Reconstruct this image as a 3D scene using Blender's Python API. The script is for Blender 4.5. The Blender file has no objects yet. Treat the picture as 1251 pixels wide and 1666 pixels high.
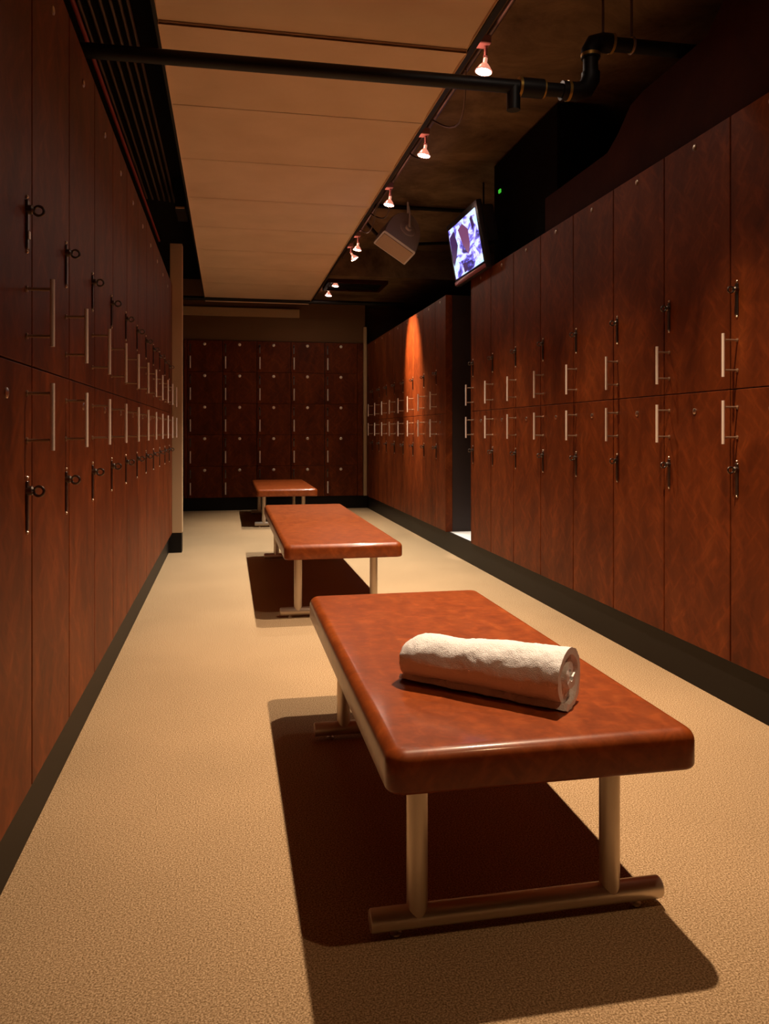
import bpy, bmesh, math, random
from mathutils import Vector, Matrix
random.seed(7)
sc = bpy.context.scene
C = sc.collection
PI = math.pi

# ------------------------------------------------------------------ camera, world, exposure
EXPOSURE = 0.0
LAMP_W = 330.0          # watts of each track spot
cam_d = bpy.data.cameras.new('camera'); cam = bpy.data.objects.new('camera', cam_d); C.objects.link(cam)
cam.location = (0, 0, 1.1)
cam.rotation_euler = (PI/2, 0, -math.radians(11.16))
cam_d.sensor_fit = 'VERTICAL'; cam_d.sensor_height = 36; cam_d.lens = 36*1290/1666
cam_d.shift_y = -130/1666
cam_d.clip_start = 0.02
sc.camera = cam
w = bpy.data.worlds.new('world'); sc.world = w; w.use_nodes = True
w.node_tree.nodes['Background'].inputs[0].default_value = (0.03, 0.015, 0.01, 1)
w.node_tree.nodes['Background'].inputs[1].default_value = 0.05
sc.view_settings.view_transform = 'Standard'; sc.view_settings.look = 'None'
sc.view_settings.gamma = 1; sc.view_settings.use_curve_mapping = False
sc.view_settings.exposure = EXPOSURE

# ------------------------------------------------------------------ materials
def mat(name, col, rough=0.5, metal=0.0, spec=0.5, emit=None, estr=0):
    m = bpy.data.materials.new(name); m.use_nodes = True
    b = m.node_tree.nodes['Principled BSDF']
    b.inputs['Base Color'].default_value = (*col, 1); b.inputs['Roughness'].default_value = rough
    b.inputs['Metallic'].default_value = metal; b.inputs['Specular IOR Level'].default_value = spec
    if emit:
        b.inputs['Emission Color'].default_value = (*emit, 1); b.inputs['Emission Strength'].default_value = estr
    return m
def nodes(m): return m.node_tree.nodes, m.node_tree.links, m.node_tree.nodes['Principled BSDF']
def ramp(N, stops):
    r = N.new('ShaderNodeValToRGB')
    e = r.color_ramp.elements
    while len(e) > 2: e.remove(e[-1])
    e[0].position, e[0].color = stops[0][0], (*stops[0][1], 1)
    e[1].position, e[1].color = stops[1][0], (*stops[1][1], 1)
    for p, c in stops[2:]:
        x = e.new(p); x.color = (*c, 1)
    return r
def texco(N, L, scale, kind='Object', rot=(0,0,0)):
    t = N.new('ShaderNodeTexCoord'); mp = N.new('ShaderNodeMapping')
    mp.inputs['Scale'].default_value = scale; mp.inputs['Rotation'].default_value = rot
    L.new(t.outputs[kind], mp.inputs['Vector']); return mp
def noise(N, L, src, scale, detail=4, rough=0.5, dist=0):
    n = N.new('ShaderNodeTexNoise'); n.inputs['Scale'].default_value = scale
    n.inputs['Detail'].default_value = detail; n.inputs['Roughness'].default_value = rough
    n.inputs['Distortion'].default_value = dist
    L.new(src.outputs[0], n.inputs['Vector']); return n
def bump(N, L, b, src, strength, dist=0.002):
    u = N.new('ShaderNodeBump'); u.inputs['Strength'].default_value = strength; u.inputs['Distance'].default_value = dist
    L.new(src, u.inputs['Height']); L.new(u.outputs[0], b.inputs['Normal'])
def wood(name, dark, mid, light, scale, rough, fleck=0.35, spec=0.4, coat=0.0, rnd=0.0):
    m = mat(name, mid, rough, spec=spec); N, L, b = nodes(m)
    mp = texco(N, L, scale)
    if rnd:
        oi = N.new('ShaderNodeObjectInfo'); mu = N.new('ShaderNodeVectorMath'); mu.operation = 'SCALE'
        cb = N.new('ShaderNodeCombineXYZ')
        for k in range(3): L.new(oi.outputs['Random'], cb.inputs[k])
        L.new(cb.outputs[0], mu.inputs[0]); mu.inputs['Scale'].default_value = rnd
        L.new(mu.outputs[0], mp.inputs['Location'])
    g = noise(N, L, mp, 3.0, 6, 0.6, 0.6)
    r = ramp(N, [(0.3, dark), (0.52, mid), (0.75, light)])
    L.new(g.outputs['Fac'], r.inputs[0])
    # short criss-cross flecks of the burl figure
    fl = []
    for rot in ((0.2, 0.75, 0.6), (-0.2, -0.70, -0.6)):
        m1 = texco(N, L, (1, 1, 1), rot=rot)
        if rnd: L.new(mu.outputs[0], m1.inputs['Location'])
        m2 = N.new('ShaderNodeMapping'); m2.inputs['Scale'].default_value = (26, 26, 5.5)
        L.new(m1.outputs[0], m2.inputs['Vector']); fl.append(noise(N, L, m2, 1.0, 3, 0.6, 0.5))
    f1, f2 = fl
    mx = N.new('ShaderNodeMath'); mx.operation = 'MAXIMUM'
    L.new(f1.outputs['Fac'], mx.inputs[0]); L.new(f2.outputs['Fac'], mx.inputs[1])
    fr = ramp(N, [(0.5, (1-fleck*0.6,)*3), (0.70, (1+fleck,)*3)])
    L.new(mx.outputs[0], fr.inputs[0])
    mc = N.new('ShaderNodeMix'); mc.data_type = 'RGBA'; mc.blend_type = 'MULTIPLY'; mc.inputs[0].default_value = 1
    L.new(r.outputs[0], mc.inputs[6]); L.new(fr.outputs[0], mc.inputs[7]); L.new(mc.outputs[2], b.inputs['Base Color'])
    bump(N, L, b, g.outputs['Fac'], 0.12, 0.002)
    b.inputs['Coat Weight'].default_value = coat; b.inputs['Coat Roughness'].default_value = 0.13
    return m
M = {}
M['door'] = wood('cherry_burl_door', (0.080, 0.015, 0.003), (0.135, 0.027, 0.005), (0.195, 0.043, 0.008), (2.2, 2.2, 0.7), 0.50, 0.25, 0.14, rnd=20)
M['carcass'] = mat('dark_carcass', (0.018, 0.006, 0.003), 0.6)
M['bench'] = wood('cherry_bench_top', (0.185, 0.036, 0.006), (0.235, 0.048, 0.008), (0.29, 0.066, 0.012), (7, 3.5, 7), 0.38, 0.20, 0.24, coat=0.30)
M['panel'] = wood('bulkhead_panel', (0.028, 0.006, 0.003), (0.036, 0.008, 0.004), (0.048, 0.011, 0.005), (1, 1, 1), 0.7, 0.1, 0.05)
M['plinth'] = mat('black_plinth', (0.007, 0.005, 0.004), 0.5, spec=0.2)
M['steel'] = mat('brushed_steel', (0.66, 0.56, 0.46), 0.40, 0.85)
M['handle'] = mat('handle_lit_metal', (0.92, 0.78, 0.66), 0.45, 0.3)  # bars made paler than their posts; the shine they catch is in the colour
M['post'] = mat('handle_post_dim', (0.45, 0.32, 0.22), 0.4, 0.8)  # darker metal for the posts, their dim look painted in
M['dot'] = mat('end_number_disc', (0.95, 0.85, 0.7), 0.35, 0.3)
M['latch'] = mat('dark_latch', (0.16, 0.13, 0.11), 0.35, 1.0)
M['plate'] = mat('number_plate_metal', (0.72, 0.62, 0.5), 0.3, 1.0)
M['mark'] = mat('white_square', (0.9, 0.9, 0.88), 0.4)
M['black'] = mat('black_metal', (0.006, 0.005, 0.005), 0.5, spec=0.3)
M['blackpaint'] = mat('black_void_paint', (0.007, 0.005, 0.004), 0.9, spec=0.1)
M['brass'] = mat('brass_joint', (0.45, 0.27, 0.06), 0.4, 0.8)
M['galv'] = mat('galvanised_conduit', (0.20, 0.13, 0.10), 0.45, 0.7)
M['redpipe'] = mat('red_cable', (0.26, 0.025, 0.018), 0.5)
M['beige'] = mat('beige_paint', (0.50, 0.34, 0.19), 0.7, spec=0.2)
M['speaker'] = mat('speaker_shell', (0.72, 0.64, 0.64), 0.45)
M['grille'] = mat('speaker_grille', (0.55, 0.36, 0.24), 0.6)
M['towelshade'] = None
M['screenglass'] = None
M['bezel'] = mat('tv_bezel', (0.02, 0.016, 0.018), 0.3)
M['pink'] = mat('tv_trim', (0.6, 0.2, 0.25), 0.3, 0.6)
M['bulb'] = mat('lamp_lens', (1, 1, 1), 0.3, emit=(1, 0.86, 0.68), estr=140)
M['reflector'] = mat('dichroic_reflector', (0.75, 0.33, 0.26), 0.25, 0.7, emit=(1, 0.35, 0.22), estr=0.8)
M['green'] = mat('green_led', (0.05, 0.4, 0.05), 0.4, emit=(0.08, 0.8, 0.05), estr=0.6)
M['tile'] = mat('white_tile', (0.85, 0.82, 0.78), 0.4)

m = mat('carpet', (0.4, 0.28, 0.17), 0.95, spec=0.05); N, L, b = nodes(m)
mp = texco(N, L, (1, 1, 1)); n1 = noise(N, L, mp, 240, 2, 0.7); n2 = noise(N, L, mp, 1.6, 3, 0.5)
r = ramp(N, [(0.36, (0.17, 0.108, 0.052)), (0.5, (0.34, 0.232, 0.128)), (0.66, (0.56, 0.41, 0.25))]); L.new(n1.outputs['Fac'], r.inputs[0])
r2 = ramp(N, [(0.35, (0.94, 0.94, 0.94)), (0.65, (1.04, 1.04, 1.04))]); L.new(n2.outputs['Fac'], r2.inputs[0])
mc = N.new('ShaderNodeMix'); mc.data_type = 'RGBA'; mc.blend_type = 'MULTIPLY'; mc.inputs[0].default_value = 1
L.new(r.outputs[0], mc.inputs[6]); L.new(r2.outputs[0], mc.inputs[7]); L.new(mc.outputs[2], b.inputs['Base Color'])
bump(N, L, b, n1.outputs['Fac'], 0.25, 0.004); M['carpet'] = m

m = mat('concrete_ceiling', (0.1, 0.06, 0.03), 0.9, spec=0.1); N, L, b = nodes(m)
mp = texco(N, L, (1, 1, 1)); n1 = noise(N, L, mp, 2.2, 8, 0.65, 0.4)
r = ramp(N, [(0.3, (0.07, 0.042, 0.022)), (0.5, (0.16, 0.10, 0.055)), (0.72, (0.27, 0.17, 0.09))]); L.new(n1.outputs['Fac'], r.inputs[0])
L.new(r.outputs[0], b.inputs['Base Color']); bump(N, L, b, n1.outputs['Fac'], 0.6, 0.03); M['concrete'] = m

m = mat('canopy_fabric', (0.55, 0.37, 0.24), 0.85, spec=0.15); N, L, b = nodes(m)
mp = texco(N, L, (1, 1, 1)); n1 = noise(N, L, mp, 3.0, 4, 0.5)
r = ramp(N, [(0.3, (0.74, 0.55, 0.38)), (0.7, (0.82, 0.62, 0.44))]); L.new(n1.outputs['Fac'], r.inputs[0])
L.new(r.outputs[0], b.inputs['Base Color']); bump(N, L, b, n1.outputs['Fac'], 0.3, 0.02); M['canopy'] = m

m = mat('end_wall_paint', (0.16, 0.085, 0.04), 0.85, spec=0.1); M['endwall'] = m

m = mat('terry_towel', (0.96, 0.96, 0.97), 0.95, spec=0.05); N, L, b = nodes(m)
b.inputs['Sheen Weight'].default_value = 0.3
mp = texco(N, L, (1, 1, 1)); n1 = noise(N, L, mp, 420, 2, 0.6); n2 = noise(N, L, mp, 60, 3, 0.6)
ad = N.new('ShaderNodeMath'); ad.operation = 'ADD'; L.new(n1.outputs['Fac'], ad.inputs[0]); L.new(n2.outputs['Fac'], ad.inputs[1])
bump(N, L, b, ad.outputs[0], 0.6, 0.004); M['towel'] = m

# television picture: pale blue and white with dark figures
m = mat('tv_picture', (0.01, 0.01, 0.01), 0.2); N, L, b = nodes(m)
mp = texco(N, L, (1, 1, 1), 'Generated')
v = N.new('ShaderNodeTexVoronoi'); v.inputs['Scale'].default_value = 2.6; L.new(mp.outputs[0], v.inputs['Vector'])
n1 = noise(N, L, mp, 3.5, 4, 0.6, 0.8)
r = ramp(N, [(0.36, (0.015, 0.01, 0.06)), (0.44, (0.12, 0.10, 0.55)), (0.52, (0.50, 0.50, 0.95)), (0.6, (0.30, 0.55, 0.62)), (0.7, (0.85, 0.9, 1.0))])
L.new(n1.outputs['Fac'], r.inputs[0]); L.new(r.outputs[0], b.inputs['Emission Color']); b.inputs['Emission Strength'].default_value = 2.0
M['picture'] = m
M['screenfig'] = mat('tv_figure', (0.02, 0.01, 0.03), 0.3, emit=(0.05, 0.02, 0.10), estr=1.0)
M['screenfig2'] = mat('tv_figure_warm', (0.02, 0.01, 0.03), 0.3, emit=(0.20, 0.06, 0.16), estr=1.0)

# ------------------------------------------------------------------ mesh helpers
def box(bm, x0, x1, y0, y1, z0, z1, bev=0, seg=2):
    r = bmesh.ops.create_cube(bm, size=1)
    vs = r['verts']
    for v in vs:
        v.co = Vector(((x0+x1)/2 + v.co.x*(x1-x0), (y0+y1)/2 + v.co.y*(y1-y0), (z0+z1)/2 + v.co.z*(z1-z0)))
    if bev:
        es = {e for v in vs for e in v.link_edges}
        bmesh.ops.bevel(bm, geom=list(es), offset=bev, segments=seg, affect='EDGES', profile=0.5)
def frame(d):
    d = d.normalized(); a = Vector((0, 0, 1)) if abs(d.z) < 0.95 else Vector((1, 0, 0))
    u = d.cross(a).normalized(); return u, d.cross(u).normalized()
def cyl(bm, p0, p1, r0, r1=None, n=20, caps=True):
    p0, p1 = Vector(p0), Vector(p1); r1 = r0 if r1 is None else r1
    u, v = frame(p1-p0); A, B = [], []
    for i in range(n):
        t = 2*PI*i/n; d = u*math.cos(t) + v*math.sin(t)
        A.append(bm.verts.new(p0+d*r0)); B.append(bm.verts.new(p1+d*r1))
    for i in range(n):
        bm.faces.new((A[i], A[(i+1) % n], B[(i+1) % n], B[i]))
    if caps: bm.faces.new(A[::-1]); bm.faces.new(B)
def tube(bm, pts, r, n=10):
    pts = [Vector(p) for p in pts]; rings = []
    u0 = None
    for i, p in enumerate(pts):
        d = (pts[min(i+1, len(pts)-1)] - pts[max(i-1, 0)]).normalized()
        if u0 is None: u, v = frame(d)
        else:
            u = (u0 - d*u0.dot(d)).normalized(); v = d.cross(u)
        u0 = u
        rings.append([bm.verts.new(p + (u*math.cos(2*PI*k/n) + v*math.sin(2*PI*k/n))*r) for k in range(n)])
    for a, b_ in zip(rings, rings[1:]):
        for k in range(n): bm.faces.new((a[k], a[(k+1) % n], b_[(k+1) % n], b_[k]))
    bm.faces.new(rings[0][::-1]); bm.faces.new(rings[-1])
def lathe(bm, prof, origin=(0, 0, 0), axis=(0, 0, 1), n=24):
    o = Vector(origin); ax = Vector(axis).normalized(); u, v = frame(ax); rings = []
    for r, h in prof:
        rings.append([bm.verts.new(o + ax*h + (u*math.cos(2*PI*k/n)+v*math.sin(2*PI*k/n))*max(r, 1e-5)) for k in range(n)])
    for a, b_ in zip(rings, rings[1:]):
        for k in range(n): bm.faces.new((a[k], a[(k+1) % n], b_[(k+1) % n], b_[k]))
    bm.faces.new(rings[0][::-1]); bm.faces.new(rings[-1])
def torus(bm, c, axis, R, r, n=20, k=8):
    c = Vector(c); u, v = frame(Vector(axis)); a = Vector(axis).normalized(); rings = []
    for i in range(n):
        t = 2*PI*i/n; d = u*math.cos(t)+v*math.sin(t)
        rings.append([bm.verts.new(c + d*(R + r*math.cos(2*PI*j/k)) + a*r*math.sin(2*PI*j/k)) for j in range(k)])
    for i in range(n):
        for j in range(k): bm.faces.new((rings[i][j], rings[(i+1) % n][j], rings[(i+1) % n][(j+1) % k], rings[i][(j+1) % k]))
def mesh(name, bm, m, smooth=True):
    bmesh.ops.recalc_face_normals(bm, faces=bm.faces[:])
    me = bpy.data.meshes.new(name); bm.to_mesh(me); bm.free()
    me.materials.append(m)
    if smooth:
        for p in me.polygons: p.use_smooth = True
        me.set_sharp_from_angle(angle=math.radians(35))
    return me
def inst(name, me, parent=None, loc=(0, 0, 0)):
    o = bpy.data.objects.new(name, me); C.objects.link(o); o.location = loc
    if parent: o.parent = parent
    return o
def obj(name, bm, m, parent=None, loc=(0, 0, 0), smooth=True): return inst(name, mesh(name, bm, m, smooth), parent, loc)
def NB(): return bmesh.new()
def mark(o, label, cat, group=None):
    o['label'] = label; o['category'] = cat
    if group: o['group'] = group
    return o
def thing(name, label, cat, loc=(0, 0, 0), rz=0, group=None):
    o = bpy.data.objects.new(name, None); C.objects.link(o); o.location = loc; o.rotation_euler = (0, 0, rz)
    o.empty_display_size = 0.1
    return mark(o, label, cat, group)
def struct(name, x0, x1, y0, y1, z0, z1, m, bev=0):
    bm = NB(); box(bm, x0, x1, y0, y1, z0, z1, bev)
    o = obj(name, bm, m, smooth=False); o['kind'] = 'structure'; return o
ORD = ['nearest', 'second', 'third', 'fourth', 'fifth', 'sixth', 'seventh', 'eighth', 'ninth', 'tenth', 'eleventh', 'twelfth']

# ------------------------------------------------------------------ room shell
XL, XR = -0.50, 1.97              # faces of the left and right lockers
PL, PR, PITCH_L, PITCH_R = 0.18, 0.18, 0.493, 0.4905
TL, TR, SEAM = 2.44, 2.365, 1.27
YE = 11.34                       # face of the end lockers
struct('floor', -1.15, 3.7, -2.0, 12.05, -0.1, 0.0, M['carpet'])
struct('ceiling', -1.15, 3.7, -2.0, 12.05, 3.32, 3.42, M['concrete'])
struct('wall_left', -1.25, -1.15, -2.0, 12.05, -0.1, 3.42, M['blackpaint'])
struct('wall_right', 3.7, 3.8, -2.0, 12.05, -0.1, 3.42, M['blackpaint'])
struct('wall_rear', -1.15, 3.7, -2.1, -2.0, -0.1, 3.42, M['panel'])
struct('wall_end', -1.15, 3.7, 11.90, 12.05, -0.1, 3.42, M['endwall'])
struct('wall_end_upper', -0.62, 1.955, YE+0.03, 11.90, 2.39, 3.32, M['endwall'])
struct('baseboard_left', -1.1, XL-0.03, -1.9, 7.46, 0.0, PL, M['plinth'])
bl = struct('baseboard_left_return', -1.1, XL+0.085, 7.46, 7.60, 0.0, PL, M['plinth']); bl.name = 'trim_4'
struct('baseboard_right', XR+0.015, 3.6, -1.9, 6.278, 0.0, PR, M['plinth'])
struct('baseboard_right_far', XR+0.015, 3.6, 7.07, YE+0.02, 0.0, PR, M['plinth']).name = 'baseboard_right_end'
struct('baseboard_passage', XR+0.015, XR+0.035, 6.278, 7.07, 0.0, PR+0.002, M['plinth'])
struct('baseboard_end', -1.1, XR+0.015, YE+0.02, 11.88, 0.0, 0.18, M['plinth'])
fp = struct('floor_passage', XR+0.036, 3.6, 6.279, 7.069, 0.0, PR, M['tile'])
struct('wall_right_near', XR+0.003, XR+0.4, -1.9, 2.350, PR, TR, M['door'])
struct('wall_left_near', XL-0.4, XL-0.003, -1.9, 1.705, PL, TL, M['door'])
# beige corner posts
struct('ceiling_dark_sheet', -1.14, -0.33, -1.9, 11.88, 3.235, 3.319, M['blackpaint'])  # black sheet added to keep the ceiling above the left lockers dark
struct('trim_1', XL-0.02, XL+0.09, 7.46, 7.58, PL, 2.82, M['beige'], 0.004)
struct('trim_2', XR-0.045, XR+0.0, YE-0.03, YE+0.02, 0.18, 2.62, M['beige'], 0.004)
struct('trim_3', -0.62, 1.0, YE-0.01, YE+0.028, 2.73, 2.85, M['beige'], 0.004)
# lowered slab over the far right of the room
struct('ceiling_lowered', 1.16, 3.69, 9.45, 11.89, 2.98, 3.319, M['concrete'])
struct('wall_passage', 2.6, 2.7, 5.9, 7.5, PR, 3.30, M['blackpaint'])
# bulkhead over the near right lockers, its top edge stepping up towards the camera
bm = NB()
prof = [(-1.9, 2.37), (4.80, 2.37), (4.80, 2.60), (3.95, 2.60), (3.83, 2.66), (3.70, 2.755), (3.58, 2.775), (3.05, 2.785), (2.9, 2.90), (2.8, 3.31), (-1.9, 3.31)]
a = [bm.verts.new((XR+0.03, y, z)) for y, z in prof]; b_ = [bm.verts.new((XR+0.10, y, z)) for y, z in prof]
bm.faces.new(a); bm.faces.new(b_[::-1])
for i in range(len(prof)):
    j = (i+1) % len(prof); bm.faces.new((a[i], b_[i], b_[j], a[j]))
o = obj('wall_bulkhead', bm, M['panel'], smooth=False); o['kind'] = 'structure'

# ------------------------------------------------------------------ lockers
GAP = 0.0042
_cache = {}
def door_mesh(w_, h_):
    k = ('d', round(w_, 3), round(h_, 3))
    if k not in _cache:
        bm = NB(); box(bm, GAP, w_-GAP, 0, 0.02, 0.0018, h_-0.0018, 0.0022, 2); _cache[k] = mesh('door', bm, M['door'], False)
    return _cache[k]
def body_mesh(w_, h_, d_=0.5):
    k = ('b', round(w_, 3), round(h_, 3), d_)
    if k not in _cache:
        bm = NB(); box(bm, 0.0005, w_-0.0005, 0.0215, d_, 0.0, h_); _cache[k] = mesh('carcass', bm, M['carcass'], False)
    return _cache[k]
bm = NB()
cyl(bm, (0, -0.062, 0), (0, -0.062, 0.171), 0.0062, n=14)
HANDLE = mesh('handle', bm, M['handle'])
bm = NB(); cyl(bm, (0, 0, 0), (0, -0.058, 0), 0.0042, n=10); cyl(bm, (0, 0, 0), (0, -0.004, 0), 0.008, n=12)
POST = mesh('handle_post', bm, M['post'])
bm = NB()
cyl(bm, (0, -0.035, 0), (0, -0.035, 0.17), 0.010, n=14)
for z in (0.02, 0.15): cyl(bm, (0, 0, z), (0, -0.035, z), 0.006, n=10)
HANDLE_END = mesh('handle', bm, M['handle'])
def latch_mesh(flip=False):
    bm = NB()
    box(bm, -0.009, 0.009, -0.006, 0, 0.0, 0.125, 0.002, 1)
    lathe(bm, [(0.012, 0), (0.012, 0.014), (0.008, 0.018)], (0, 0, 0.100), (0, -1, 0), 14)
    torus(bm, (0, -0.030, 0.098), (1, 0, 0), 0.012, 0.0036)
    return mesh('latch', bm, M['latch'])
LATCH = latch_mesh()
bm = NB()
lathe(bm, [(0.0048, 0), (0.0048, 0.003), (0.0025, 0.006)], (0, 0, 0), (0, -1, 0), 10)
SCREWS = mesh('latch_screw', bm, M['plate'])
bm = NB(); lathe(bm, [(0.013, 0), (0.013, 0.003), (0.009, 0.005), (0.002, 0.006)], (0, 0, 0), (0, -1, 0), 18)
PLATE = mesh('number_plate', bm, M['plate'])
bm = NB(); lathe(bm, [(0.021, 0), (0.021, 0.004), (0.014, 0.009), (0.004, 0.012)], (0, 0, 0), (0, -1, 0), 18)
PLATE_END = mesh('number_plate', bm, M['dot'])

def column(loc, rz, wd, z0, z1, seam, hx, label, group, name='locker'):
    t = thing(name, label, 'locker', loc, rz, group)
    inst('carcass', body_mesh(wd, z1-z0), t, (0, 0, z0))
    up = inst('door', door_mesh(wd, z1-seam), t, (0, 0, seam))
    lo = inst('door', door_mesh(wd, seam-z0), t, (0, 0, z0))
    for d_, zz in ((up, 1.317-seam), (lo, 1.053-z0)):
        inst('handle', HANDLE, d_, (hx, 0, zz)); [inst('handle_post', POST, d_, (hx, 0, zz+q_)) for q_ in (0.026, 0.145)]
    for d_, zz in ((up, 1.562-seam), (lo, 0.852-z0)):
        inst('latch', LATCH, d_, (hx, 0, zz)); [inst('latch_screw', SCREWS, d_, (hx, 0, zz+q_)) for q_ in (-0.006, 0.133)]
    inst('number_plate', PLATE, up, (wd/2, 0, 2.325-seam)); inst('number_plate', PLATE, lo, (wd/2, 0, 1.19-z0))
    return t
# left bank: face looks towards +X, local x runs along +Y
for k in range(11):
    y = 2.20 - PITCH_L + k*PITCH_L
    t = column((XL, y, 0), PI/2, PITCH_L, PL, TL, SEAM, PITCH_L-0.06,
           'two-door wooden locker column in the left-hand row, %s' % ('nearest the camera' if k == 0 else ('last before the beige post' if k == 10 else ORD[k]+' from the camera')),
           'lockers along the left side')
    if k == 0:
        d_ = [c for c in t.children if c.name.startswith('door')][0]
        bm = NB(); box(bm, -0.008, 0.008, -0.009, -0.006, -0.010, 0.010, 0.001, 1)  # small white square just in front of the latch plate
        o = obj('mark', bm, M['mark'], d_, (PITCH_L-0.06, 0, 1.598-SEAM)); o['label'] = 'small bright white square on latch'
bm = NB(); box(bm, 0.0, 0.32, 0.0, 0.45, PL, TL, 0.001, 1)
o = obj('filler_panel', bm, M['door'], None, (XL, 7.138, 0), False); o.rotation_euler = (0, 0, PI/2)
mark(o, 'plain wooden filler panel between the left lockers and the beige post', 'panel')
# right bank near: local x runs along -Y from the far edge
for k in range(8):
    yf = 2.843 + k*PITCH_R
    column((XR, yf, 0), -PI/2, PITCH_R, PR, TR, SEAM, 0.045,
           'two-door wooden locker column in the right-hand near row, %s' % ('nearest the camera' if k == 0 else ('last before the dark passage' if k == 7 else ORD[k]+' from the camera')),
           'lockers along the near right side')
# right bank far
yf = 7.085; n = 0
edges = [7.445 + 0.4905*i for i in range(8)]
prev = 7.085
for k, e in enumerate(edges):
    column((XR, e, 0), -PI/2, e-prev, PR, TR, SEAM, 0.045,
           'two-door wooden locker column beyond the passage on the right, %s' % ('next to the opening' if k == 0 else ('farthest, by the end wall' if k == 7 else ORD[k]+' from the opening')),
           'lockers along the far right side')
    prev = e
bm = NB(); box(bm, 0, YE-0.035-prev, 0.0, 0.45, PR, TR, 0.001, 1)
o = obj('filler_panel', bm, M['door'], None, (XR, YE-0.035, 0), False); o.rotation_euler = (0, 0, -PI/2)
mark(o, 'narrow plain wooden filler panel in the far right corner', 'panel')
bm = NB(); box(bm, XR+0.062, XR+0.63, 7.062, 7.083, PR, TR, 0.002, 1)
ep = obj('end_panel', bm, M['carcass'], smooth=False)
bm = NB(); box(bm, XR-0.004, XR+0.061, 7.058, 7.083, PR, TR, 0.002, 1); obj('edge_strip', bm, M['door'], ep, smooth=False)
mark(ep, 'dark end panel with a wooden front edge closing the far right lockers beside the passage', 'panel')
bm = NB(); box(bm, XR+0.0, XR+0.5, 6.281, 6.296, PR+0.002, TR, 0.002, 1)
mark(obj('end_panel', bm, M['door'], smooth=False), 'wooden end panel of the near right lockers facing the passage', 'panel')
# end wall: columns of five small doors
XE = [-0.545, -0.078, 0.405, 0.888, 1.368, 1.845]
ZE0, ZE1 = 0.18, 2.385; RH = (ZE1-ZE0)/5
nm = ['leftmost column', 'second column from the left', 'third column from the left', 'fourth column from the left', 'fifth column from the left']
CX = [-0.555, -0.075, 0.400, 0.880, 1.362, 1.838]
for i in range(5):
    x0, x1 = CX[i]+0.0, CX[i+1]
    wd = x1-x0
    x0 += 0
    t = thing('locker', 'stack of five small square wooden lockers on the end wall, ' + nm[i], 'locker', (x0, YE, 0), 0, 'small lockers on the end wall')
    inst('carcass', body_mesh(wd, ZE1-ZE0), t, (0, 0, ZE0))
    for j in range(5):
        d_ = inst('door', door_mesh(wd, RH), t, (0, 0, ZE0+j*RH))
        inst('handle', HANDLE_END, d_, (0.04, 0, 0.045)); inst('number_plate', PLATE_END, d_, (0.235, 0, RH-0.055))
        inst('latch', LATCH, d_, (0.04, 0, 0.27))
for nme, xa, xb, lab in (('filler_panel', XL-0.10, CX[0], 'dark wooden filler strip left of the end wall lockers'), ('filler_panel', CX[5], XR-0.05, 'dark wooden filler strip right of the end wall lockers')):
    bm = NB(); box(bm, xa+0.001, xb-0.001, YE+0.001, YE+0.4, ZE0, ZE1, 0.001, 1)
    mark(obj(nme, bm, M['door'], smooth=False), lab, 'panel')

# ------------------------------------------------------------------ benches
def bench(y0, y1, label):
    X0, X1, T, TH = 0.318, 1.022, 0.445, 0.087
    t = thing('bench', label, 'bench', ((X0+X1)/2, (y0+y1)/2, 0), 0, 'low benches down the middle')
    hw, hl = (X1-X0)/2, (y1-y0)/2
    bm = NB(); box(bm, -hw, hw, -hl, hl, T-TH, T)
    vert = [e for e in bm.edges if abs(e.verts[0].co.z-e.verts[1].co.z) > 0.01]
    bmesh.ops.bevel(bm, geom=vert, offset=0.042, segments=10, affect='EDGES', profile=0.5)
    # soft bullnose edge around the flat top
    top = [f for f in bm.faces if f.normal.z > 0.9]
    te = [e for f in top for e in f.edges]
    bmesh.ops.bevel(bm, geom=te, offset=0.030, segments=8, affect='EDGES', profile=0.5)
    bt = [e for f in bm.faces if f.normal.z < -0.9 for e in f.edges]
    bmesh.ops.bevel(bm, geom=bt, offset=0.010, segments=3, affect='EDGES', profile=0.5)
    for v in bm.verts:
        if v.co.z > T - 0.0004: v.co.z = T
    obj('bench_top', bm, M['bench'], t)
    R = 0.0245
    for fy in (-hl+0.125, hl-0.355):
        bm = NB(); zc = 0.012+R
        lathe(bm, [(0.019, 0), (0.0225, 0.001), (R, 0.004), (R, 0.686), (0.0225, 0.689), (0.019, 0.69)], (-0.368, fy, zc), (1, 0, 0), 32)
        ob = obj('foot_bar', bm, M['steel'], t)
        for sx in (-0.31, 0.26):
            bm = NB(); lathe(bm, [(0.010, 0), (0.013, 0.002), (0.013, 0.006), (0.005, 0.008), (0.005, 0.020)], (sx, fy, 0.0), (0, 0, 1), 16)
            obj('glide', bm, M['steel'], ob)
        for lx in (-0.262, 0.195):
            bm = NB()
            # oval post with a coped lower end that wraps the round bar
            n_ = 28; A, B = [], []
            for i in range(n_):
                th = 2*PI*i/n_; px_, py_ = 0.0235*math.cos(th), 0.0235*math.sin(th)
                zc_ = zc + math.sqrt(max(R*R-py_*py_, 0)) - 0.004
                A.append(bm.verts.new((lx+px_, fy+py_, zc_))); B.append(bm.verts.new((lx+px_, fy+py_, T-TH+0.003)))
            for i in range(n_): bm.faces.new((A[i], A[(i+1) % n_], B[(i+1) % n_], B[i]))
            bm.faces.new(A[::-1]); bm.faces.new(B)
            obj('leg', bm, M['steel'], t)
    return t
bench(1.573, 3.185, 'cherry wood bench with steel legs in the foreground, carrying the rolled towel')
bench(4.60, 7.22, 'long cherry wood bench in the middle, empty, between the other two benches')
bench(9.17, 11.05, 'farthest cherry wood bench, empty, close to the end wall lockers')

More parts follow.
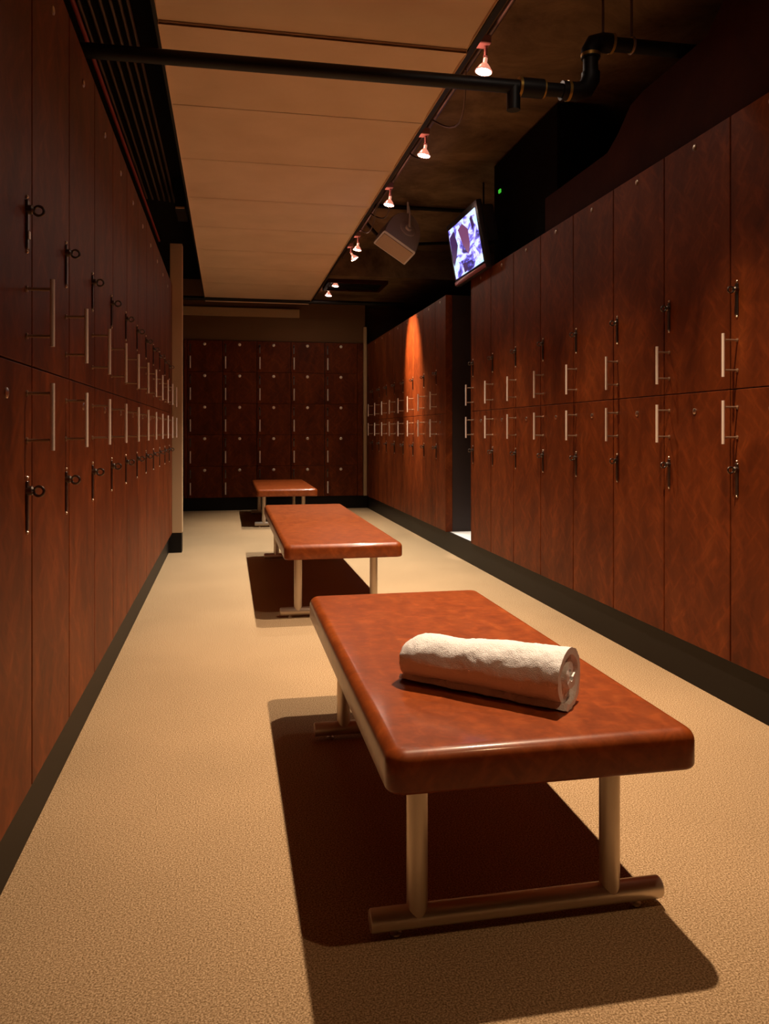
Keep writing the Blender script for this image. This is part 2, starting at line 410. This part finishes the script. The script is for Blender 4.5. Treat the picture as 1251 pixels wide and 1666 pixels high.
# ------------------------------------------------------------------ rolled towel
def towel():
    P0 = Vector((0.468, 2.062, 0)); P1 = Vector((0.796, 1.768, 0))
    ax = (P1-P0).normalized(); side = Vector((-ax.y, ax.x, 0))   # points away from the camera
    Lh = (P1-P0).length; zb = 0.4436
    bm = NB(); turns = 3.4; n = 190; nl = 70
    a_out, b_out = 0.078, 0.070
    th = 0.0155
    def prof(s):
        # s 0..1 from the outer tail end to the core
        ang = -PI/2 - 0.55 + s*turns*2*PI
        k = 1 - s*0.74
        return ang, k
    outer, inner = [], []
    for i in range(n+1):
        s = i/n; ang, k = prof(s)
        for lst, kk in ((outer, k), (inner, k - th/0.066*0.95)):
            lst.append((math.cos(ang)*a_out*kk, math.sin(ang)*b_out*kk))
    random.seed(3)
    ph = [random.uniform(0, 6.28) for _ in range(12)]
    def wob(u, ang):
        return (0.0012*math.sin(5*u+ang*2+ph[0]) + 0.0008*math.sin(13*u-ang*3+ph[1]) + 0.0006*math.sin(29*u+ang*5+ph[2]))
    def ring(u, pts, sgn):
        out = []
        pinch = 1.0 - 0.07*math.exp(-((u-0.36)/0.07)**2)
        endk = (0.95 + 0.11*u) - 0.20*(max(0, 0.13-u)/0.13)**2
        for i, (cx_, cz_) in enumerate(pts):
            ang = math.atan2(cz_, cx_)
            w1 = 1 + wob(u, ang)/0.06
            if cz_ > 0: w1 *= pinch
            s = i/n
            push = 0.010*math.sin(6*s + 2.0)*(1 if u > 0.5 else -1)*abs(2*u-1)**8
            x = cx_*w1*endk; z = cz_*w1*endk*(1.0 + 0.05*u)
            lift = max(0.0, 0.3)
            p = P0 + ax*(u*Lh + push) + side*x
            zz = zb + b_out*0.97*endk + z
            p.z = max(zz, zb + 0.0006*(1+i*0.002)) + 0.0015
            out.append(bm.verts.new(p))
        return out
    RO = [ring(j/nl, outer, 1) for j in range(nl+1)]
    RI = [ring(j/nl, inner, -1) for j in range(nl+1)]
    for j in range(nl):
        for i in range(n):
            bm.faces.new((RO[j][i], RO[j][i+1], RO[j+1][i+1], RO[j+1][i]))
            bm.faces.new((RI[j][i+1], RI[j][i], RI[j+1][i], RI[j+1][i+1]))
        bm.faces.new((RO[j][0], RO[j+1][0], RI[j+1][0], RI[j][0]))
        bm.faces.new((RO[j][n], RI[j][n], RI[j+1][n], RO[j+1][n]))
    for i in range(n):
        bm.faces.new((RO[0][i+1], RO[0][i], RI[0][i], RI[0][i+1]))
        bm.faces.new((RO[nl][i], RO[nl][i+1], RI[nl][i+1], RI[nl][i]))
    o = obj('rolled_towel', bm, M['towel'])
    for p in o.data.polygons: p.use_smooth = True
    o.data.set_sharp_from_angle(angle=math.radians(80))
    tx = bpy.data.textures.new('terry_lumps', 'CLOUDS'); tx.noise_scale = 0.012; tx.noise_depth = 2
    md = o.modifiers.new('lumps', 'DISPLACE'); md.texture = tx; md.strength = 0.005; md.mid_level = 0.6; md.texture_coords = 'GLOBAL'
    mark(o, 'white terry towel rolled up, lying diagonally on the foreground bench', 'towel')
towel()

# ------------------------------------------------------------------ suspended canopy
ZC = 2.87
bm = NB()
ys = [-1.5, -0.6, 0.25, 1.10, 1.95, 2.75, 3.56] + [4.42+0.86*i for i in range(7)] + [YE-0.33]
for i, (ya, yb) in enumerate(zip(ys, ys[1:])):
    dz = 0.018 if yb <= 3.57 else 0.0
    g = 0.003
    # each panel bellies very slightly and lips down at its joints
    nx, ny = 6, 8; grid = []
    for a in range(nx+1):
        row = []
        for c in range(ny+1):
            x = -0.298 + (1.393)*a/nx; y = ya+g+(yb-ya-2*g)*c/ny
            e = abs(2*c/ny-1)
            z = ZC + dz + 0.015*(1-e**6)
            row.append(bm.verts.new((x, y, z)))
        grid.append(row)
    for a in range(nx):
        for c in range(ny): bm.faces.new((grid[a][c], grid[a][c+1], grid[a+1][c+1], grid[a+1][c]))
    box(bm, -0.298, 1.095, ya+g, yb-g, ZC+dz+0.012, ZC+dz+0.03)
    for xa in (-0.2985, 1.0935):
        box(bm, xa, xa+0.002, ya, yb, ZC+dz-0.004, ZC+dz+0.03)
mark(obj('ceiling_canopy', bm, M['canopy']), 'long beige panelled canopy hanging beneath the concrete ceiling', 'ceiling panel')
# joint battens as geometry: a folded step where the canopy drops
# black edge channel along both sides
bm = NB()
box(bm, -0.314, -0.300, -1.5, YE-0.33, ZC+0.004, ZC+0.10)
mark(obj('edge_channel', bm, M['black'], smooth=False), 'black metal channel along the left edge of the canopy', 'channel')
bm = NB(); box(bm, 1.097, 1.125, -1.5, YE-0.33, ZC+0.004, ZC+0.13)
mark(obj('edge_channel', bm, M['black'], smooth=False), 'black metal channel along the right edge of the canopy', 'channel')

# ------------------------------------------------------------------ overhead pipes and conduits
t = thing('sprinkler_pipe', 'black pipe crossing overhead, stepping up through an elbow on the right', 'pipe', (-0.56, 3.32, 2.62))
def rel(t, x, y, z): return (x-t.location.x, y-t.location.y, z-t.location.z)
YP = 3.32
bm = NB(); cyl(bm, rel(t, -0.95, YP, 2.615), rel(t, 1.50, YP, 2.625), 0.030, n=20); obj('pipe', bm, M['black'], t)
bm = NB(); cyl(bm, rel(t, 1.60, YP, 2.68), rel(t, 1.60, YP, 2.80), 0.034, n=20); obj('riser', bm, M['black'], t)
bm = NB(); cyl(bm, rel(t, 1.62, YP, 2.855), rel(t, 3.2, YP, 2.86), 0.032, n=20); obj('pipe', bm, M['black'], t)
bm = NB(); tube(bm, [rel(t, 1.46, YP, 2.625), rel(t, 1.53, YP, 2.625), rel(t, 1.575, YP, 2.64), rel(t, 1.60, YP, 2.685), rel(t, 1.60, YP, 2.715)], 0.042, 18); obj('elbow', bm, M['black'], t)
bm = NB(); tube(bm, [rel(t, 1.60, YP, 2.78), rel(t, 1.60, YP, 2.815), rel(t, 1.615, YP, 2.845), rel(t, 1.655, YP, 2.857), rel(t, 1.70, YP, 2.857)], 0.043, 18); obj('elbow', bm, M['black'], t)
bm = NB(); cyl(bm, rel(t, 1.26, YP, 2.624), rel(t, 1.37, YP, 2.624), 0.042, n=20); cyl(bm, rel(t, 1.235, YP, 2.624), rel(t, 1.235, YP+.002, 2.52), 0.03, n=16); obj('tee', bm, M['black'], t)
for x, z, r_ in ((1.262, 2.624, 0.043), (1.372, 2.624, 0.040), (1.492, 2.625, 0.044), (1.70, 2.857, 0.045), (1.80, 2.857, 0.036)):
    bm = NB(); cyl(bm, rel(t, x-0.006, YP, z), rel(t, x+0.006, YP, z), r_, n=20); obj('brass_ring', bm, M['brass'], t)
bm = NB(); cyl(bm, rel(t, 1.60, YP, 2.786), rel(t, 1.60, YP, 2.800), 0.044, n=20); obj('brass_ring', bm, M['brass'], t)
for x, y0_ in ((1.66, 2.89), (1.80, 2.88)):
    bm = NB(); cyl(bm, rel(t, x, YP, y0_), rel(t, x, YP, 3.318), 0.006, n=10); torus(bm, rel(t, x, YP, 2.857), (1, 0, 0), 0.036, 0.004); obj('hanger_rod', bm, M['galv'], t)
bm = NB(); cyl(bm, (-1.0, 10.75, 2.87), (2.4, 10.75, 2.87), 0.028, n=16)
mark(obj('pipe', bm, M['black']), 'thin black pipe crossing overhead in front of the end wall', 'pipe')
for i, x in enumerate((-0.715, -0.665, -0.61, -0.56, -0.515, -0.475)):
    bm = NB(); cyl(bm, (x, -1.5, 3.2 - 0.004*i), (x, 7.4, 3.2 - 0.004*i), 0.009, n=10)
    mark(obj('conduit', bm, M['galv']), 'thin metal conduit above the left lockers, %s of six' % ['leftmost', 'second from left', 'third from left', 'fourth from left', 'fifth from left', 'rightmost'][i], 'conduit', 'conduits under the left ceiling')
bm = NB(); tube(bm, [(-0.60, 2.2, 2.80), (-0.60, 4.0, 2.795), (-0.60, 5.3, 2.795), (-0.60, 7.3, 2.80)], 0.010)
mark(obj('cable', bm, M['redpipe']), 'thin red cable running above the top edge of the left lockers', 'cable')
bm = NB(); box(bm, -0.44, -0.35, 6.9, 7.3, 2.98, 3.232, 0.004, 1)
ob = mark(obj('duct_box', bm, M['black'], smooth=False), 'black box with a pale lower lip above the far end of the left lockers', 'duct')
bm = NB(); box(bm, -0.435, -0.36, 6.885, 6.899, 2.985, 3.0); obj('lip', bm, M['beige'], ob)
for y, x0, z_, r_ in ((7.55, 1.35, 3.29, 0.02),):
    bm = NB(); cyl(bm, (1.35, y, z_), (2.45, y, z_), r_, n=12)
    mark(obj('ceiling_conduit', bm, M['black']), 'dark conduit crossing the concrete ceiling above the loudspeaker', 'conduit')
bm = NB(); tube(bm, [(1.32, 7.9, 3.27), (1.6, 8.4, 3.2), (1.9, 8.55, 3.17), (2.4, 8.5, 3.2)], 0.018, 10)
mark(obj('cable', bm, M['black']), 'dark sagging cable behind the loudspeaker under the concrete ceiling', 'cable')

# louvred ceiling grille in the lowered slab
t = thing('ceiling_grille', 'rectangular framed air grille under the lowered ceiling by the far lockers', 'vent', (1.55, 9.95, 2.98))
bm = NB()
for (xa, xb, ya, yb) in ((-0.35, 0.40, -0.30, -0.25), (-0.35, 0.40, 0.25, 0.30), (-0.35, -0.30, -0.25, 0.25), (0.35, 0.40, -0.25, 0.25)):
    box(bm, xa, xb, ya, yb, -0.045, 0.0, 0.003, 1)
obj('frame', bm, M['panel'], t, smooth=False)
bm = NB()
for k in range(8): box(bm, -0.30, 0.35, -0.22+k*0.06, -0.20+k*0.06, -0.035, -0.006)
obj('louvres', bm, M['black'], t, smooth=False)

# ------------------------------------------------------------------ lighting track and spot lamps
XT = 1.31
bm = NB(); box(bm, XT-0.075, XT-0.035, -1.2, 10.9, 3.145, 3.18)
for y in range(0, 11, 2): cyl(bm, (XT-0.055, y+0.3, 3.175), (XT-0.055, y+0.3, 3.32), 0.006, n=8)
tr = mark(obj('lighting_track', bm, M['black'], smooth=False), 'long black lighting track running beside the canopy', 'lighting track')
bm = NB(); cyl(bm, (XT-0.03, -1.2, 3.155), (XT-0.03, 10.9, 3.155), 0.007, n=10); obj('conductor', bm, mat('copper_pink_tube', (0.7, 0.42, 0.38), 0.35, 0.8), tr)
bm = NB(); cyl(bm, (XT+0.045, -1.2, 3.20), (XT+0.045, 10.9, 3.20), 0.014, n=12)
mark(obj('conduit', bm, M['galv']), 'galvanised conduit running along the right side of the lighting track', 'conduit')
def make_lamp(y, tilt, order, power, cone, colour):
    t = thing('spot_lamp', 'small halogen spot hanging from the lighting track, %s' % order, 'lamp', (XT, y, 3.12 if y < 9 else 3.06), 0, 'halogen spots on the track')
    bm = NB(); box(bm, -0.07, 0.02, -0.035, 0.035, -0.02, 0.024 if y < 9 else 0.084, 0.004, 1); obj('adapter', bm, M['pinkadapter'], t)
    bm = NB(); cyl(bm, (0, 0, -0.02), (0, 0, -0.072), 0.009, n=12); torus(bm, (0, 0, -0.075), (0, 1, 0), 0.010, 0.003); obj('stem', bm, M['pinkadapter'], t)
    d = Vector((tilt[0], tilt[1], -1)).normalized(); o0 = Vector((0, 0, -0.08))
    bm = NB(); lathe(bm, [(0.008, 0), (0.011, 0.004), (0.011, 0.028), (0.009, 0.030)], o0, d, 16); obj('socket', bm, M['reflectorcap'], t)
    bm = NB()
    pr = [(0.012, 0.028), (0.020, 0.036), (0.031, 0.050), (0.041, 0.068), (0.045, 0.070), (0.045, 0.076), (0.041, 0.076), (0.039, 0.068), (0.029, 0.051), (0.012, 0.034)]
    lathe(bm, pr, o0, d, 24); obj('reflector', bm, M['reflector'], t)
    bm = NB(); lathe(bm, [(0.038, 0.066), (0.039, 0.070), (0.024, 0.077), (0.006, 0.080)], o0, d, 24); obj('lens', bm, M['bulb'], t)
    ld = bpy.data.lights.new('spot_beam', 'SPOT'); ld.energy = power; ld.color = colour; ld.spot_size = math.radians(cone); ld.spot_blend = 1.0; ld.shadow_soft_size = 0.025
    lo = bpy.data.objects.new('spot_beam', ld); C.objects.link(lo); lo.parent = t; lo.location = o0 + d*0.090
    lo.rotation_euler = d.to_track_quat('-Z', 'Y').to_euler()
    # light leaking back through the dichroic glass
    pd = bpy.data.lights.new('back_glow', 'POINT'); pd.energy = BACK_W; pd.color = (1, 0.42, 0.33); pd.shadow_soft_size = 0.01
    po = bpy.data.objects.new('back_glow', pd); C.objects.link(po); po.parent = t; po.location = (-0.05, 0, -0.085)
    return t
BACK_W = 0.4
M['pinkadapter'] = mat('adapter_plastic', (0.35, 0.16, 0.13), 0.4)
M['reflectorcap'] = mat('ceramic_socket', (0.85, 0.6, 0.5), 0.4, emit=(1, 0.4, 0.25), estr=0.6)
lamps = [
    (0.80, (-0.10, 0.05), 'behind the camera view', 0.16, 86, 0.28),
    (2.55, (-0.16, 0.02), 'just above the frame over the first bench', 1.65, 86, 0.48),
    (3.93, (-0.16, 0.0), 'nearest of those in the photo', 1.1, 86, 0.55),
    (5.20, (-0.18, 0.05), 'second from the camera', 1.35, 86, 0.64),
    (6.39, (-0.18, 0.0), 'third from the camera', 1.35, 86, 0.74),
    (8.03, (-0.16, 0.0), 'fourth from the camera', 1.4, 86, 0.78),
    (8.50, (0.58, -0.10), 'fifth, aimed at the far right lockers', 3.0, 42, 0.34),
    (9.75, (-0.1, 0.0), 'sixth, over the farthest bench', 0.95, 74, 0.62),
    (10.45, (-0.1, -0.1), 'farthest, by the end wall', 0.12, 80, 0.62),
]
for y, tl, lab, k, cone, blue in lamps:
    make_lamp(y, tl, lab, LAMP_W*k, cone, (1.0, 0.40+0.66*blue, blue))
# loose supply cables hanging off the track
for i, (y0, dy, dz, xo, lab) in enumerate(((4.35, 0.75, 0.16, 0.07, 'hanging loose beside the second lamp'), (5.25, 0.5, 0.10, 0.03, 'in a short loop above the second lamp'), (6.5, 0.9, 0.14, 0.06, 'drooping beside the third lamp'), (7.1, 0.9, 0.12, 0.02, 'drooping before the fourth lamp'))):
    pts = [(XT+0.02+xo*math.sin(PI*k/10), y0+dy*k/10, 3.17-dz*math.sin(PI*k/10)) for k in range(11)]
    bm = NB(); tube(bm, pts, 0.006, 8)
    mark(obj('supply_cable', bm, M['galv']), 'thin lamp cable '+lab, 'cable')

# ------------------------------------------------------------------ hanging loudspeaker
t = thing('loudspeaker', 'pale round-backed loudspeaker hanging from the concrete ceiling beside the track', 'speaker', (1.60, 7.35, 2.905))
e = Vector((-.35, .85, -.40)).normalized(); c = Vector((.29, .037, -.175)); c = (c - e*c.dot(e)).normalized()
bv = c.cross(e).normalized()
if bv.z < 0: bv = -bv
def D(scale=1.0, n=26):
    pts = []
    hw = 0.185*scale
    for i in range(n+1):
        th = PI*i/n
        pts.append((-hw*math.cos(th)*(1+0.10*math.sin(th)), 0.43*scale*max(0.0, math.sin(th))**0.85))
    return pts
bm = NB(); P = D()
def ringat(P, off, sh=0): return [bm.verts.new(c*x + bv*(y+sh) + e*off) for x, y in P]
r0 = ringat(D(0.95), 0.0, 0.008); r1 = ringat(P, 0.014); r2 = ringat(P, 0.20); r3 = ringat(D(0.95), 0.212, 0.008)
for A, B in ((r0, r1), (r1, r2), (r2, r3)):
    for i in range(len(A)):
        j = (i+1) % len(A); bm.faces.new((A[i], A[j], B[j], B[i]))
bm.faces.new(r0); bm.faces.new(r3[::-1])
obj('shell', bm, M['speaker'], t)
bm = NB()
q = [c*(-0.168)+e*0.022, c*0.168+e*0.022, c*0.168+e*0.19, c*(-0.168)+e*0.19]
lo_ = [bm.verts.new(p - bv*0.008) for p in q]; hi_ = [bm.verts.new(p + bv*0.002) for p in q]
bm.faces.new(lo_); bm.faces.new(hi_[::-1])
for i in range(4): bm.faces.new((lo_[i], lo_[(i+1) % 4], hi_[(i+1) % 4], hi_[i]))
obj('grille', bm, M['grille'], t, smooth=False)
bm = NB(); o0 = bv*0.22 + c*0.02
lathe(bm, [(0.085, 0), (0.085, -0.006), (0.075, -0.010), (0.036, -0.010), (0.034, -0.024), (0.028, -0.030)], o0, e, 24); obj('mounting_knob', bm, M['speaker'], t)
bm = NB(); top = Vector((0.02, 0.0, 0.41))
tube(bm, [o0 - e*0.03, o0 - e*0.035 + Vector((0, 0, 0.12)), o0 - e*0.02 + Vector((0, 0, 0.2)), (0.1, 0.1, 0.30), (0.1, 0.1, 0.41)], 0.011, 10); obj('bracket', bm, M['speaker'], t)

# ------------------------------------------------------------------ television above the passage
t = thing('television', 'lit television tilted down over the passage opening on the right', 'television', (1.865, 6.13, 2.60))
t.rotation_euler = (0, 0, 0)
tiltm = Matrix.Rotation(math.radians(-10), 4, 'Y')   # bottom edge swings into the wall
def tv(name, m, x0, x1, y0, y1, z0, z1, bev=0.0, parent=None):
    bm = NB(); box(bm, x0, x1, y0, y1, z0, z1, bev, 2); bmesh.ops.transform(bm, matrix=tiltm, verts=bm.verts[:]); return obj(name, bm, m, parent or t)
W2, H2 = 0.365, 0.205
bz = tv('bezel', M['bezel'], 0.006, 0.05, -W2-0.05, W2+0.05, -H2-0.06, H2+0.05, 0.006)
scr = tv('screen', M['picture'], 0.002, 0.008, -W2, W2, -H2, H2)
def blob(m, pts):
    bm = NB(); f = [bm.verts.new((-0.0005, y, z)) for y, z in pts]; g = [bm.verts.new((0.003, y, z)) for y, z in pts]
    bm.faces.new(f); bm.faces.new(g[::-1])
    for i in range(len(pts)): bm.faces.new((f[i], f[(i+1) % len(pts)], g[(i+1) % len(pts)], g[i]))
    bmesh.ops.transform(bm, matrix=tiltm, verts=bm.verts[:]); o = obj('picture_figure', bm, m, scr, smooth=False)
blob(M['screenfig'], [(0.35, 0.14), (0.22, 0.17), (0.17, 0.04), (0.24, -0.03), (0.34, -0.10), (0.36, -0.06)])
blob(M['screenfig2'], [(0.10, 0.15), (-0.02, 0.17), (-0.14, 0.10), (-0.13, -0.02), (-0.06, -0.08), (0.04, 0.02)])
blob(M['screenfig'], [(-0.22, 0.16), (-0.27, 0.17), (-0.30, 0.10), (-0.25, 0.06)])
blob(M['screenfig'], [(0.12, -0.12), (0.02, -0.13), (0.0, -0.19), (0.10, -0.20)])
tv('trim_strip', M['pink'], -0.004, 0.008, -W2-0.03, W2+0.04, -H2-0.052, -H2-0.022, 0.002)
tv('housing', M['bezel'], 0.05, 0.16, -W2, W2, -0.06, H2+0.02, 0.02)
bm = NB(); box(bm, 0.12, 0.18, -0.08, 0.08, -0.228, 0.0, 0.004, 1); box(bm, 0.125, 0.28, -0.12, 0.12, -0.234, -0.222); obj('bracket', bm, M['panel'], t)
bm = NB(); box(bm, 2.16, 2.46, 4.98, 6.26, 2.368, 3.30, 0.004, 1)
mark(obj('equipment_cabinet', bm, M['blackpaint'], smooth=False), 'black cabinet standing on the right lockers behind the television', 'cabinet')
bm = NB(); box(bm, 2.145, 2.158, 6.08, 6.12, 3.03, 3.06, 0.003, 1)
mark(obj('indicator_light', bm, M['green'], smooth=False), 'tiny green indicator light above the television', 'light')
# passage downlight
t = thing('passage_downlight', 'small downlight hidden above the dark passage on the right', 'lamp', (2.22, 6.72, 2.9))
bm = NB(); lathe(bm, [(0.05, 0.0), (0.05, 0.09), (0.03, 0.10)], (0, 0, 0), (0, 0, 1), 20); cyl(bm, (0, 0, 0.1), (0, 0, 0.41), 0.008); obj('shade', bm, M['black'], t)
ld = bpy.data.lights.new('passage_beam', 'SPOT'); ld.energy = 160; ld.color = (1, 0.85, 0.72); ld.spot_size = math.radians(14); ld.spot_blend = 0.3; ld.shadow_soft_size = 0.02
lo = bpy.data.objects.new('passage_beam', ld); C.objects.link(lo); lo.parent = t; lo.location = (0, 0, -0.01); lo.rotation_euler = (0, 0, 0)
